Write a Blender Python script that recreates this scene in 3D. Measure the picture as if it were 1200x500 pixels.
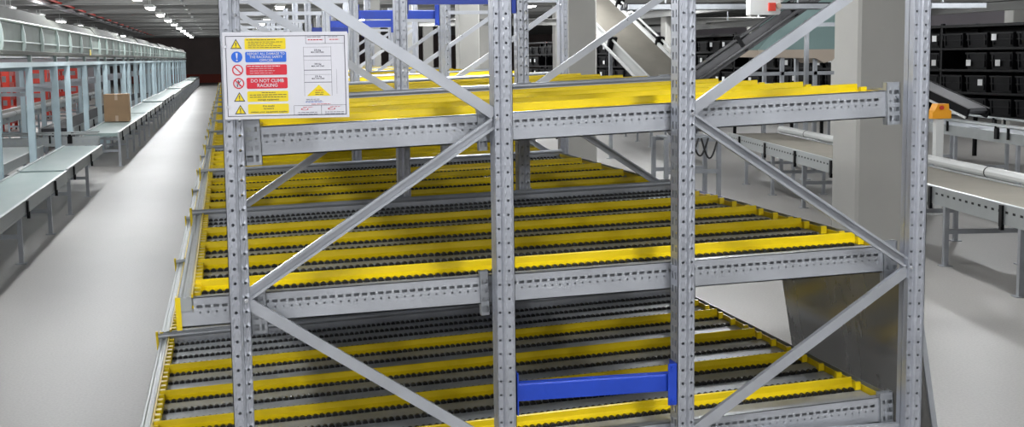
import bpy, math, random
from mathutils import Matrix, Vector
random.seed(7)
for o in list(bpy.data.objects): bpy.data.objects.remove(o)
S = bpy.context.scene
C = S.collection

# ------------------------------------------------------------------ camera
def setup_camera():
    f, yaw, pit, rol = 1545.1, .2123, .1187, -.0125
    F = Vector((math.sin(yaw)*math.cos(pit), math.cos(yaw)*math.cos(pit), -math.sin(pit)))
    R = Vector((math.cos(yaw), -math.sin(yaw), 0)); U = R.cross(F)
    R2 = math.cos(rol)*R + math.sin(rol)*U; U2 = -math.sin(rol)*R + math.cos(rol)*U
    cd = bpy.data.cameras.new('camera'); co = bpy.data.objects.new('camera', cd); C.objects.link(co)
    cd.sensor_width = 36; cd.sensor_fit = 'HORIZONTAL'; cd.lens = f/1200*36
    cd.clip_start = .05; cd.clip_end = 400
    M = Matrix((R2, U2, -F)).transposed().to_4x4(); M.translation = (-.0032, -4.507, 2.0)
    co.matrix_world = M
    S.camera = co
setup_camera()
# ------------------------------------------------------------------ world, exposure, lamp power
W = bpy.data.worlds.new('world'); S.world = W; W.use_nodes = True
W.node_tree.nodes['Background'].inputs[0].default_value = (.86, .93, 1, 1)
W.node_tree.nodes['Background'].inputs[1].default_value = .35
S.view_settings.view_transform = 'Standard'; S.view_settings.look = 'None'
S.view_settings.gamma = 1; S.view_settings.use_curve_mapping = False
S.view_settings.exposure = 0.74
LAMP_W = 12           # watts of one ceiling lamp, downwards
LAMP_P = 72           # and to all sides
LAMP_EMIT = 14        # visible glow of a lamp's diffuser

# ------------------------------------------------------------------ materials
def mat(name, col, rough=.5, metal=0, noise=0, nscale=8, bump=0, emit=0, stretch=None, spec=None):
    m = bpy.data.materials.new(name); m.use_nodes = True
    nt = m.node_tree; b = nt.nodes['Principled BSDF']
    b.inputs['Base Color'].default_value = (*col, 1); b.inputs['Roughness'].default_value = rough
    b.inputs['Metallic'].default_value = metal
    if spec is not None: b.inputs['Specular IOR Level'].default_value = spec
    if emit:
        b.inputs['Emission Color'].default_value = (*col, 1); b.inputs['Emission Strength'].default_value = emit
    if noise or bump:
        tc = nt.nodes.new('ShaderNodeTexCoord'); mp = nt.nodes.new('ShaderNodeMapping')
        nt.links.new(tc.outputs['Object'], mp.inputs[0])
        if stretch: mp.inputs['Scale'].default_value = stretch
        n = nt.nodes.new('ShaderNodeTexNoise'); n.inputs['Scale'].default_value = nscale
        n.inputs['Detail'].default_value = 5
        nt.links.new(mp.outputs[0], n.inputs['Vector'])
        if noise:
            r = nt.nodes.new('ShaderNodeValToRGB')
            lo = tuple(c*(1-noise) for c in col); hi = tuple(min(1, c*(1+noise)) for c in col)
            r.color_ramp.elements[0].color = (*lo, 1); r.color_ramp.elements[1].color = (*hi, 1)
            r.color_ramp.elements[0].position = .3; r.color_ramp.elements[1].position = .7
            nt.links.new(n.outputs[0], r.inputs[0]); nt.links.new(r.outputs[0], b.inputs['Base Color'])
            mr = nt.nodes.new('ShaderNodeMapRange'); mr.inputs[3].default_value = max(.05, rough-.1); mr.inputs[4].default_value = min(1, rough+.1)
            nt.links.new(n.outputs[0], mr.inputs[0]); nt.links.new(mr.outputs[0], b.inputs['Roughness'])
        if bump:
            bp = nt.nodes.new('ShaderNodeBump'); bp.inputs['Strength'].default_value = bump; bp.inputs['Distance'].default_value = .01
            nt.links.new(n.outputs[0], bp.inputs['Height']); nt.links.new(bp.outputs[0], b.inputs['Normal'])
    return m
M = {}
M['post'] = mat('galvanised_post', (.44, .46, .51), .36, .55, .07, 6)
M['galv'] = mat('galvanised_steel', (.40, .42, .45), .36, .55, .08, 9)
M['beam'] = mat('galvanised_beam', (.48, .50, .54), .33, .5, .06, 5)
M['brace'] = mat('galvanised_brace', (.47, .49, .53), .32, .55, .06, 7)
M['track'] = mat('track_steel', (.46, .48, .50), .42, .4, .12, 20)
M['sheet'] = mat('brushed_sheet', (.72, .71, .70), .26, .75, .08, 4, stretch=(1, 1, .3))
M['yellow'] = mat('yellow_guide', (.80, .59, .004), .32, 0, .05, 10)
M['blue'] = mat('blue_enamel', (.012, .055, .46), .38, 0, .08, 6)
M['black'] = mat('black_rubber', (.010, .010, .011), .38)
M['blackplastic'] = mat('black_plastic', (.004, .004, .005), .4, 0, .3, 3, spec=.15)
M['belt'] = mat('grey_belt', (.23, .215, .185), .85, 0, .06, 3, spec=.15)
M['greenbelt'] = mat('green_grey_belt', (.24, .31, .30), .42, .1, .04, 6, stretch=(1, .2, 1))
M['darkbelt'] = mat('dark_belt', (.045, .045, .05), .5)
M['alu'] = mat('aluminium_rail', (.42, .445, .445), .33, .5, .05, 7)
M['white'] = mat('white_enamel', (.62, .63, .62), .45)
M['palepost'] = mat('pale_blue_post', (.46, .58, .63), .4, .15, .06, 5)
M['pane'] = mat('frosted_panel', (.13, .16, .145), .6, 0, .2, 2.5, spec=.2)
M['rib'] = mat('pale_green_rib', (.34, .41, .39), .4, .2)
M['hood'] = mat('grey_hood', (.10, .105, .095), .75, 0, .15, 1.2, spec=.12)
M['red'] = mat('red_enamel', (.62, .045, .025), .45)
M['orange'] = mat('orange_plastic', (.85, .36, .01), .45)
M['card'] = mat('brown_cardboard', (.44, .29, .17), .8, 0, .06, 5)
M['tape'] = mat('packing_tape', (.66, .52, .40), .35)
M['column'] = mat('painted_concrete', (.45, .445, .42), .8, 0, .04, 2, spec=.2)
M['ceiling'] = mat('ceiling_sheet', (.075, .078, .072), .7, 0, .1, 1)
M['ceilbeam'] = mat('ceiling_beam_paint', (.24, .24, .23), .6)
M['wall'] = mat('wall_paint', (.40, .37, .40), .8, 0, .05, .6)
M['wallend'] = mat('dark_end_wall', (.20, .16, .15), .8, 0, .2, .5)
M['endred'] = mat('end_wall_red', (.30, .05, .03), .7)
M['lamp'] = mat('lamp_diffuser', (1, .98, .95), .5, emit=LAMP_EMIT)
M['signwhite'] = mat('sign_white', (.66, .66, .71), .3)
M['ink'] = mat('sign_ink', (.03, .03, .06), .5)
M['greyink'] = mat('sign_grey_ink', (.22, .22, .26), .5)
M['redink'] = mat('sign_red', (.60, .015, .035), .4)
M['blueink'] = mat('sign_blue', (.02, .13, .62), .4)
M['yellowink'] = mat('sign_yellow', (.80, .62, .01), .4)
M['labelcard'] = mat('label_card', (.85, .86, .86), .6)
M['tealsheet'] = mat('teal_sheet', (.22, .33, .32), .4, .1)
M['tan'] = mat('tan_edge', (.50, .42, .34), .6)
M['bolt'] = mat('zinc_bolt', (.75, .77, .8), .25, .8)
M['darksteel'] = mat('dark_steel', (.10, .10, .105), .45, .3, .15, 5)
M['cable'] = mat('grey_cable', (.35, .36, .36), .6)

def floor_material():
    m = bpy.data.materials.new('polished_concrete'); m.use_nodes = True
    nt = m.node_tree; b = nt.nodes['Principled BSDF']
    tc = nt.nodes.new('ShaderNodeTexCoord')
    n1 = nt.nodes.new('ShaderNodeTexNoise'); n1.inputs['Scale'].default_value = .55; n1.inputs['Detail'].default_value = 6
    n2 = nt.nodes.new('ShaderNodeTexNoise'); n2.inputs['Scale'].default_value = 60; n2.inputs['Detail'].default_value = 3
    mp = nt.nodes.new('ShaderNodeMapping'); mp.inputs['Scale'].default_value = (1, .35, 1)
    nt.links.new(tc.outputs['Object'], mp.inputs[0]); nt.links.new(mp.outputs[0], n1.inputs[0]); nt.links.new(tc.outputs['Object'], n2.inputs[0])
    r = nt.nodes.new('ShaderNodeValToRGB')
    r.color_ramp.elements[0].position = .3; r.color_ramp.elements[0].color = (.335, .325, .31, 1)
    r.color_ramp.elements[1].position = .7; r.color_ramp.elements[1].color = (.40, .39, .375, 1)
    nt.links.new(n1.outputs[0], r.inputs[0])
    r2 = nt.nodes.new('ShaderNodeValToRGB')
    r2.color_ramp.elements[0].position = .3; r2.color_ramp.elements[0].color = (.86, .86, .86, 1)
    r2.color_ramp.elements[1].position = .6; r2.color_ramp.elements[1].color = (1, 1, 1, 1)
    nt.links.new(n2.outputs[0], r2.inputs[0])
    mx = nt.nodes.new('ShaderNodeMix'); mx.data_type = 'RGBA'; mx.blend_type = 'MULTIPLY'; mx.inputs[0].default_value = 1
    nt.links.new(r.outputs[0], mx.inputs[6]); nt.links.new(r2.outputs[0], mx.inputs[7])
    nt.links.new(mx.outputs[2], b.inputs['Base Color'])
    b.inputs['Roughness'].default_value = .42; b.inputs['Specular IOR Level'].default_value = .3
    return m
M['floor'] = floor_material()

# ------------------------------------------------------------------ mesh helpers
class MB:
    def __init__(s): s.v = []; s.f = []
    def add(s, vs, fs):
        k = len(s.v); s.v += [tuple(p) for p in vs]; s.f += [tuple(i+k for i in f) for f in fs]; return s
    def box(s, x0, x1, y0, y1, z0, z1):
        vs = [(x, y, z) for z in (z0, z1) for y in (y0, y1) for x in (x0, x1)]
        return s.add(vs, [(0, 2, 3, 1), (4, 5, 7, 6), (0, 1, 5, 4), (2, 6, 7, 3), (0, 4, 6, 2), (1, 3, 7, 5)])
    def prism(s, prof, a, b, axis='x'):
        """closed profile extruded from a to b; prof in (y,z) for x, (x,z) for y, (x,y) for z"""
        def P(p, t): return (t, p[0], p[1]) if axis == 'x' else ((p[0], t, p[1]) if axis == 'y' else (p[0], p[1], t))
        n = len(prof); vs = [P(p, a) for p in prof] + [P(p, b) for p in prof]
        fs = [(i, (i+1) % n, n+(i+1) % n, n+i) for i in range(n)] + [tuple(range(n-1, -1, -1)), tuple(range(n, 2*n))]
        return s.add(vs, fs)
    def cyl(s, p, q, r, n=10, r2=None):
        p = Vector(p); q = Vector(q); d = (q-p).normalized()
        a = d.orthogonal().normalized(); b = d.cross(a); r2 = r if r2 is None else r2
        vs = [p+(a*math.cos(2*math.pi*i/n)+b*math.sin(2*math.pi*i/n))*r for i in range(n)]
        vs += [q+(a*math.cos(2*math.pi*i/n)+b*math.sin(2*math.pi*i/n))*r2 for i in range(n)]
        fs = [(i, (i+1) % n, n+(i+1) % n, n+i) for i in range(n)] + [tuple(range(n-1, -1, -1)), tuple(range(n, 2*n))]
        return s.add(vs, fs)
    def sheet(s, o, u, v, us, vs_, holes):
        """perforated sheet; us, vs_ = breaks along the unit vectors u, v; holes {(i,j): 'r' or radius}"""
        o = Vector(o); u = Vector(u); v = Vector(v)
        for i in range(len(us)-1):
            for j in range(len(vs_)-1):
                h = holes.get((i, j)); a, b, c, d = us[i], us[i+1], vs_[j], vs_[j+1]
                if h == 'r': continue
                P = lambda x, y: o+u*x+v*y
                if h is None: s.add([P(a, c), P(b, c), P(b, d), P(a, d)], [(0, 1, 2, 3)])
                else:
                    mx, my = (a+b)/2, (c+d)/2
                    out = [(a, c), (mx, c), (b, c), (b, my), (b, d), (mx, d), (a, d), (a, my)]
                    inn = [(mx+h*math.cos(math.radians(225+45*k)), my+h*math.sin(math.radians(225+45*k))) for k in range(8)]
                    s.add([P(*p) for p in out+inn], [(k, (k+1) % 8, 8+(k+1) % 8, 8+k) for k in range(8)])
        return s
    def tube_path(s, pts, r, n=6):
        for a, b in zip(pts[:-1], pts[1:]): s.cyl(a, b, r, n)
        return s
    def mesh(s, name):
        m = bpy.data.meshes.new(name); m.from_pydata(s.v, [], s.f); m.update(); return m
CACHE = {}
def cached(key, fn, name):
    if key not in CACHE: CACHE[key] = fn().mesh(name)
    return CACHE[key]
def obj(name, me, m, parent=None, loc=None, rot=None, kind=None):
    if isinstance(me, MB): me = me.mesh(name)
    if m is not None and not me.materials: me.materials.append(M[m])
    o = bpy.data.objects.new(name, me); C.objects.link(o)
    if parent: o.parent = parent
    if loc: o.location = loc
    if rot: o.rotation_euler = rot
    if kind: o['kind'] = kind
    return o
def tag(o, label, cat, group=None):
    o['label'] = label; o['category'] = cat
    if group: o['group'] = group
    return o
def thing(name, label, cat, loc=(0, 0, 0), rot=(0, 0, 0), group=None):
    o = bpy.data.objects.new(name, None); C.objects.link(o); o.location = loc; o.rotation_euler = rot
    o.empty_display_size = .1
    return tag(o, label, cat, group)
def struct(name, me, m, parent=None):
    o = obj(name, me, m, parent)
    if not parent: o['kind'] = 'structure'
    return o
ORD = ['nearest', 'second', 'third', 'fourth', 'fifth', 'sixth', 'seventh', 'eighth', 'ninth', 'tenth', 'eleventh', 'twelfth',
       'thirteenth', 'fourteenth', 'fifteenth', 'sixteenth', 'seventeenth', 'eighteenth', 'nineteenth', 'twentieth']

# ------------------------------------------------------------------ the hall
XL, XR, YB, YE, ZC = -9.5, 30.0, -27.0, 116.0, 4.15
struct('floor', MB().box(XL, XR, YB, YE, -.2, 0), 'floor')
struct('ceiling', MB().box(XL, XR, YB, YE, ZC, ZC+.2), 'ceiling')
struct('wall_left', MB().box(XL-.2, XL, YB, YE, 0, ZC), 'wall')
struct('wall_right', MB().box(XR, XR+.2, YB, YE, 0, ZC), 'wall')
struct('wall_back', MB().box(XL, XR, YB-.2, YB, 0, ZC), 'wall')
we = struct('wall_end', MB().box(XL, XR, YE, YE+.2, 0, ZC), 'wallend')
obj('wall_band', MB().box(-8, 3, YE-.06, YE-.002, 0, .75), 'endred', we)
k = 0
y = -22.15
while y < 114:
    k += 1
    prof = [(-.12, ZC-.26), (.12, ZC-.26), (.12, ZC-.23), (.02, ZC-.22), (.02, ZC), (-.02, ZC), (-.02, ZC-.22), (-.12, ZC-.23)]
    m = cached('cbeam', lambda: MB().prism(prof, XL, XR, 'x'), 'ceiling_beam')
    o = obj('trim_%d' % k, m, 'ceilbeam', None, (0, y, 0)); o['kind'] = 'structure'
    y += 4.05

# ------------------------------------------------------------------ ceiling lamps
def lamp_meshes():
    h = MB().prism([(-.17, .07), (-.12, .0), (.12, 0), (.17, .07), (.12, .1), (-.12, .1)], -.75, .75, 'y')
    h.box(-.01, .01, -.5, -.48, .1, .45); h.box(-.01, .01, .48, .5, .1, .45)
    d = MB().prism([(-.12, -.0), (-.1, -.03), (.1, -.03), (.12, 0)], -.73, .73, 'y')
    return h.mesh('housing'), d.mesh('diffuser')
LH, LD = lamp_meshes()
LZ = 3.70
for ri, (lx, rowname) in enumerate([(-6.7, 'above the left wall conveyors'), (-2.3, 'above the open aisle'), (1.9, 'above the yellow flow rack'),
                                    (6.1, 'above the right belt conveyor'), (10.4, 'above the black tote store'), (16.0, 'behind the black tote store')]):
    for n in range(-3, 15):
        ly = -1.9+7.1*n
        if ri >= 3 and (n > 8 or n < (-1 if ri == 3 else 1)): continue
        t = thing('ceiling_lamp', 'long white ceiling lamp %s, %s from the front' % (rowname, ORD[n+3]), 'lamp', (lx, ly, LZ), group='ceiling lamps')
        obj('housing', LH, 'white', t); obj('diffuser', LD, 'lamp', t)
        if n <= 7 or ri in (1, 2):
            a = bpy.data.lights.new('lamp_light', 'AREA'); a.shape = 'RECTANGLE'; a.size = .25; a.size_y = 1.45
            a.energy = LAMP_W; a.color = (.95, .975, 1.0)
            lo = bpy.data.objects.new('lamp_light', a); C.objects.link(lo); lo.parent = t; lo.location = (0, 0, -.04)
            a = bpy.data.lights.new('lamp_glow', 'POINT'); a.shadow_soft_size = .14; a.energy = LAMP_P; a.color = (.95, .975, 1.0)
            lo = bpy.data.objects.new('lamp_glow', a); C.objects.link(lo); lo.parent = t; lo.location = (0, 0, -.16)

# ------------------------------------------------------------------ columns
COLM = cached('col', lambda: MB().prism([(0, .02), (.02, 0), (.38, 0), (.4, .02), (.4, .38), (.38, .4), (.02, .4), (0, .38)], 0, ZC, 'z'), 'column_shaft')
CPL = cached('colp', lambda: MB().box(-.05, .45, -.05, .45, 0, .02), 'column_plate')
def column(x, y, label):
    t = thing('building_column', label, 'column', (x, y, 0), group='building columns')
    obj('shaft', COLM, 'column', t); obj('base_plate', CPL, 'galv', t)
for i in range(8):
    column(4.36, 4.1+8.1*i, 'square grey column beside the flow rack, %s from the front' % ORD[i])
for i in range(5):
    column(13.1-.109*(10+8.1*i), 20+8.1*i, 'pale square column at the black tote store, %s from the front' % ORD[i])
for i in range(4):
    column(18.5, 16+8.1*i, 'pale square column far behind the tote store, %s from the front' % ORD[i])

# ------------------------------------------------------------------ flow rack: upright frames
BAY = 2.665; PH = 2.76
def post_mesh():
    b = MB(); n = int(PH/.05)
    zs = [i*.05 for i in range(n+1)] + ([PH] if PH-n*.05 > .001 else [])
    # hole rows follow z = 2.146 (mod .05): shift breaks so cells are centred on the holes
    zz = [0]+[.021+.05*i for i in range(n)]+[PH]
    def wall(o, u, w, r, every=1, rect=False):
        if rect:
            H = {(1, j): 'r' for j in range(1, len(zr)-1) if j % 2 == 1}
            H.update({(3, j): 'r' for j in range(1, len(zr)-1) if j % 2 == 1})
            b.sheet(o, u, (0, 0, 1), [0, w*.22, w*.36, w*.64, w*.78, w], zr, H)
        else:
            c = w*.5; cells = [0, max(.0005, c-.012), min(w-.0005, c+.012), w]
            H = {(1, j): r for j in range(1, len(zz)-2)}
            b.sheet(o, u, (0, 0, 1), cells, zz, H)
    zr = [0]
    for i in range(n):
        zr += [.031+.05*i, .031+.05*i+.026]
    zr += [PH]
    wd, lp, w = .042, .065, .08
    wall((0, w, 0), (0, -1, 0), w, 0, rect=True)                 # aisle face
    wall((0, 0, 0), (1, 0, 0), wd, .0058)                         # side towards -y
    wall((wd, w, 0), (-1, 0, 0), wd, .0048)                       # side towards +y
    b.sheet((wd, 0, 0), (.2, 1, 0), (0, 0, 1), [0, .009], [0, PH], {})
    b.sheet((wd, w, 0), (.2, -1, 0), (0, 0, 1), [0, .009], [0, PH], {})
    wall((wd+.0018, .009, 0), (1, 0, 0), lp-wd, .0052)
    wall((lp, w-.009, 0), (-1, 0, 0), lp-wd, .0045)
    b.sheet((lp+.0018, .009, 0), (0, 1, 0), (0, 0, 1), [0, .028], [0, PH], {})  # both back lips lengthened to shut light out, so the holes look dark
    b.sheet((lp, w-.009, 0), (0, -1, 0), (0, 0, 1), [0, .028], [0, PH], {})
    return b
PM = post_mesh().mesh('post'); PM.materials.append(M['post'])
import bmesh
bm = bmesh.new(); bm.from_mesh(PM); bmesh.ops.remove_doubles(bm, verts=bm.verts, dist=.0002)
bmesh.ops.recalc_face_normals(bm, faces=bm.faces); bmesh.ops.solidify(bm, geom=bm.faces[:], thickness=.0022); bm.to_mesh(PM); bm.free()
def brace_mesh(p, q, w=.038, d=.022, flip=False):
    """C channel between p=(x,z) and q, local Y from 0 to d"""
    p = Vector((p[0], 0, p[1])); q = Vector((q[0], 0, q[1])); a = (q-p).normalized(); n = Vector((-a.z, 0, a.x))
    h = w/2; t = .003; l = .009
    prof = [(-h, 0), (h, 0), (h, d), (h-l, d), (h-l, d-t), (h-t, d-t), (h-t, t), (-h+t, t), (-h+t, d-t), (-h+l, d-t), (-h+l, d), (-h, d)]
    if flip: prof = [(u, d-v) for u, v in prof]
    N = len(prof); vs = [pt+n*u+Vector((0, v, 0)) for pt in (p, q) for u, v in prof]
    fs = [(i, (i+1) % N, N+(i+1) % N, N+i) for i in range(N)]
    cap = [(0, 11, 10, 9, 8, 7), (0, 7, 6, 1), (1, 6, 5, 4, 3, 2)]
    fs += cap + [tuple(N+i for i in reversed(c)) for c in cap]
    return MB().add(vs, fs)
NZ = [2.385, 1.785, 1.186, .585]
def bolt_mesh():
    return MB().cyl((0, -.006, 0), (0, .05, 0), .0075, 6).cyl((0, -.01, 0), (0, -.004, 0), .004, 6)
def upright_frame(x0, x1, bay, first_high, label):
    """x0, x1 = aisle faces of the two posts"""
    t = thing('upright_frame', label, 'rack frame', (0, bay*BAY, 0), group='upright frames of the flow rack')
    obj('post', PM, 'post', t, (x0, 0, 0))
    o = obj('post', PM, 'post', t, (x1, .08, 0), (0, 0, math.pi))
    for x in (x0-.02, x1-.085):
        obj('base_plate', cached('bp', lambda: MB().box(0, .105, -.015, .095, 0, .006), 'base_plate'), 'galv', t, (x, 0, 0))
    xa, xb = x0+.062, x1-.062
    key = 'A' if first_high else 'B'
    nodes = [(xa if (i % 2 == 0) == first_high else xb, z) for i, z in enumerate(NZ)]
    # nodes[0] is the highest node; zigzag downwards
    nodes.append((xb if nodes[-1][0] == xa else xa, .09))
    for i in range(len(nodes)-1):
        p, q = nodes[i], nodes[i+1]
        dz = -.012 if q[1] < p[1] else .012
        m = cached(('br', key, i), lambda: brace_mesh((p[0], p[1]-.014), (q[0], q[1]+.014), flip=(i % 2 == 1)), 'brace')
        obj('brace', m, 'brace', t, (0, .018 + (.0 if i % 2 else .001), 0))
    for z in (.553, 2.42):
        m = cached(('hz', key, z), lambda: brace_mesh((xa, z), (xb, z), w=.034, d=.02), 'horizontal_brace')
        obj('horizontal_brace', m, 'brace', t, (0, .046, 0))
    if bay < 3:
        for (x, z) in nodes[:4]:
            obj('bolt', cached('bolt', bolt_mesh, 'bolt'), 'bolt', t, (x-.006 if x == xa else x+.006, .006, z))
NB = 17
for b in range(NB):
    upright_frame(-.015, .976, b, True, 'galvanised braced upright frame on the aisle side of the rack, %s from the front' % ORD[b])
    upright_frame(1.583, 2.571, b, False, 'galvanised braced upright frame on the loading side of the rack, %s from the front' % ORD[b])
def spacer(b, z, which):
    y = b*BAY
    t = thing('spacer_beam', 'blue spacer beam joining the %s pair of upright frames, %s one' % (ORD[b], which), 'beam', (.98, y+.015, z), group='blue spacer beams')
    obj('beam', cached('spb', lambda: MB().prism([(0, 0), (.045, 0), (.05, .005), (.05, .058), (.045, .063), (.005, .063), (0, .058)], .0045, .5965, 'x'), 'beam'), 'blue', t)
    for x in (0.001, .597):
        e = obj('end_plate', cached('spe', lambda: MB().box(0, .0045, -.012, .06, -.05, .105), 'end_plate'), 'blue', t, (x, 0, 0))
    pl = cached('spf', lambda: MB().box(0, .03, -.016, -.012, -.05, .105).cyl((.015, -.022, -.035), (.015, -.016, -.035), .007, 6).cyl((.015, -.022, .09), (.015, -.016, .09), .007, 6), 'flange')
    obj('flange', pl, 'blue', t, (.567, 0, 0))
for b in range(9):
    spacer(b, .768, 'lower')
    spacer(b, 2.285, 'upper')

# ------------------------------------------------------------------ flow rack: roller beds
LEV = [dict(a=.553, b=.045, xl=-.40, nm='lowest'), dict(a=1.192, b=.027, xl=-.20, nm='middle'), dict(a=1.7665, b=.0354, xl=.035, nm='top')]
XE = 2.50
GY = [.35, .855, 1.36, 1.865]
TY = [.32] + [g-.03-.168*j for g in GY[1:] for j in range(3)] + [2.52, 2.36, 2.197, 2.034]
SURF = -.014
def beam_mesh(x0, x1, perf):
    b = MB(); L = x1-x0
    if perf:
        p = .0285; n = int((L-.06)/p); us = [0]; H = {}
        off = (L-n*p)/2
        for i in range(n): us += [off+i*p, off+i*p+.0185]
        us += [L]
        vs = [0, .064, .0740, .102]            # up from bottom edge
        H = {(1+2*i, 1): 'r' for i in range(n)}
        # slots row and a row of round holes below it
        b.sheet((x0, 0, -.102), (1, 0, 0), (0, 0, 1), us, vs[1:], {(1+2*i, 0): 'r' for i in range(n)})
        us2 = [0]+[off+i*p-.0045 for i in range(1, n+1)]+[L]
        b.sheet((x0, 0, -.102), (1, 0, 0), (0, 0, 1), us2, [.042, .056], {(i, 0): .0036 for i in range(1, n)})
        b.sheet((x0, 0, -.102), (1, 0, 0), (0, 0, 1), [0, L], [0, .042], {})
        b.sheet((x0, 0, -.102), (1, 0, 0), (0, 0, 1), [0, L], [.056, .064], {})
    else:
        b.sheet((x0, 0, -.102), (1, 0, 0), (0, 0, 1), [0, L], [0, .102], {})
    b.box(x0, x1, .0, .034, -.003, 0); b.box(x0, x1, 0, .034, -.102, -.098); b.box(x0, x1, .031, .034, -.098, -.003)  # last box is a back wall added to keep the slots dark
    return b
def rear_rail_mesh(x0, x1, perf):
    b = MB(); L = x1-x0
    r = .0145; pr = [(.012+.018*math.cos(t), .011+r*math.sin(t)) for t in [2*math.pi*i/12 for i in range(12)]]
    b.prism(pr, x0, x1, 'x')
    b.box(x0, x1, .016, .02, -.1, .004)
    if perf:
        n = int(L/.0285)
        b.sheet((x0, .006, -.1), (1, 0, 0), (0, 0, 1), [i*L/n for i in range(n+1)], [0, .046, .060, .070, .084, .104], dict([((i, 1), .0052) for i in range(n)]+[((i, 3), .0052) for i in range(n)]))
    else: b.box(x0, x1, .006, .009, -.1, .004)
    return b
def track_mesh(x0, x1):
    # pressed steel track: flat apron towards -y, wheel slot at y = 0
    pr = [(-.138, -.030), (-.134, -.026), (-.022, -.026), (-.018, -.030), (-.018, -.056), (-.022, -.056), (-.022, -.031), (-.134, -.031), (-.134, -.056), (-.138, -.056)]
    b = MB(); N = len(pr)
    b.add([(x, y, z) for x in (x0, x1) for y, z in pr], [(i, (i+1) % N, N+(i+1) % N, N+i) for i in range(N)])
    b.box(x0, x1, .012, .015, -.052, -.020)
    b.box(x0, x1, -.018, .012, -.056, -.053)
    return b
def wheels_mesh(x0, x1):
    b = MB(); x = x0+.03; r = .0108; n = 8
    while x < x1-.03:
        c = SURF-r
        vs = [(x+r*math.cos(2*math.pi*i/n), y, c+r*math.sin(2*math.pi*i/n)) for y in (-.012, .008) for i in range(n)]
        b.add(vs, [(i, n+i, n+(i+1) % n, (i+1) % n) for i in range(n)]+[tuple(range(n)), tuple(range(2*n-1, n-1, -1))])
        x += .0266
    return b
def guide_mesh(x0, x1):
    return MB().prism([(-.022, -.022), (-.022, -.016), (-.012, -.010), (-.005, -.004), (-.004, .017), (-.001, .021), (.003, .021), (.003, -.022)], x0, x1, 'x')
def stop_mesh():
    return MB().prism([(-.012, -.022), (.014, -.022), (.014, .0), (.004, .010), (-.012, .010)], -.012, .012, 'x')
def bracket_mesh():
    b = MB()
    b.sheet((0, 0, -.13), (1, 0, 0), (0, 0, 1), [0, .006, .027, .036, .046, .058], [0, .012, .034, .05, .066, .082, .098, .115, .13, .15, .16],
            {(1, 1): 'r', (1, 3): 'r', (1, 5): 'r', (1, 7): 'r', (3, 1): 'r', (3, 3): 'r', (3, 5): .003, (3, 7): 'r'})
    b.box(.056, .058, 0, .03, -.13, .03); b.box(0, .003, 0, .05, -.13, .03); b.box(0, .058, .028, .03, -.13, .03)
    b.cyl((.016, -.008, -.02), (.016, 0, -.02), .007, 6)
    return b
def left_rail_mesh():
    # aluminium face rail along the picking edge
    return MB().prism([(0, -.05), (.044, -.05), (.044, -.004), (.038, 0), (.030, 0), (.026, -.006), (.016, -.006), (.012, 0), (.004, 0), (0, -.004)], .045, BAY-.09, 'y')
def left_strip_mesh():
    b = MB().box(0, .006, .05, BAY-.1, -.05, .012)
    y = .1
    while y < BAY-.15:
        b.box(.006, .03, y, y+.035, -.03, .008); y += .084
    return b
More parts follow.
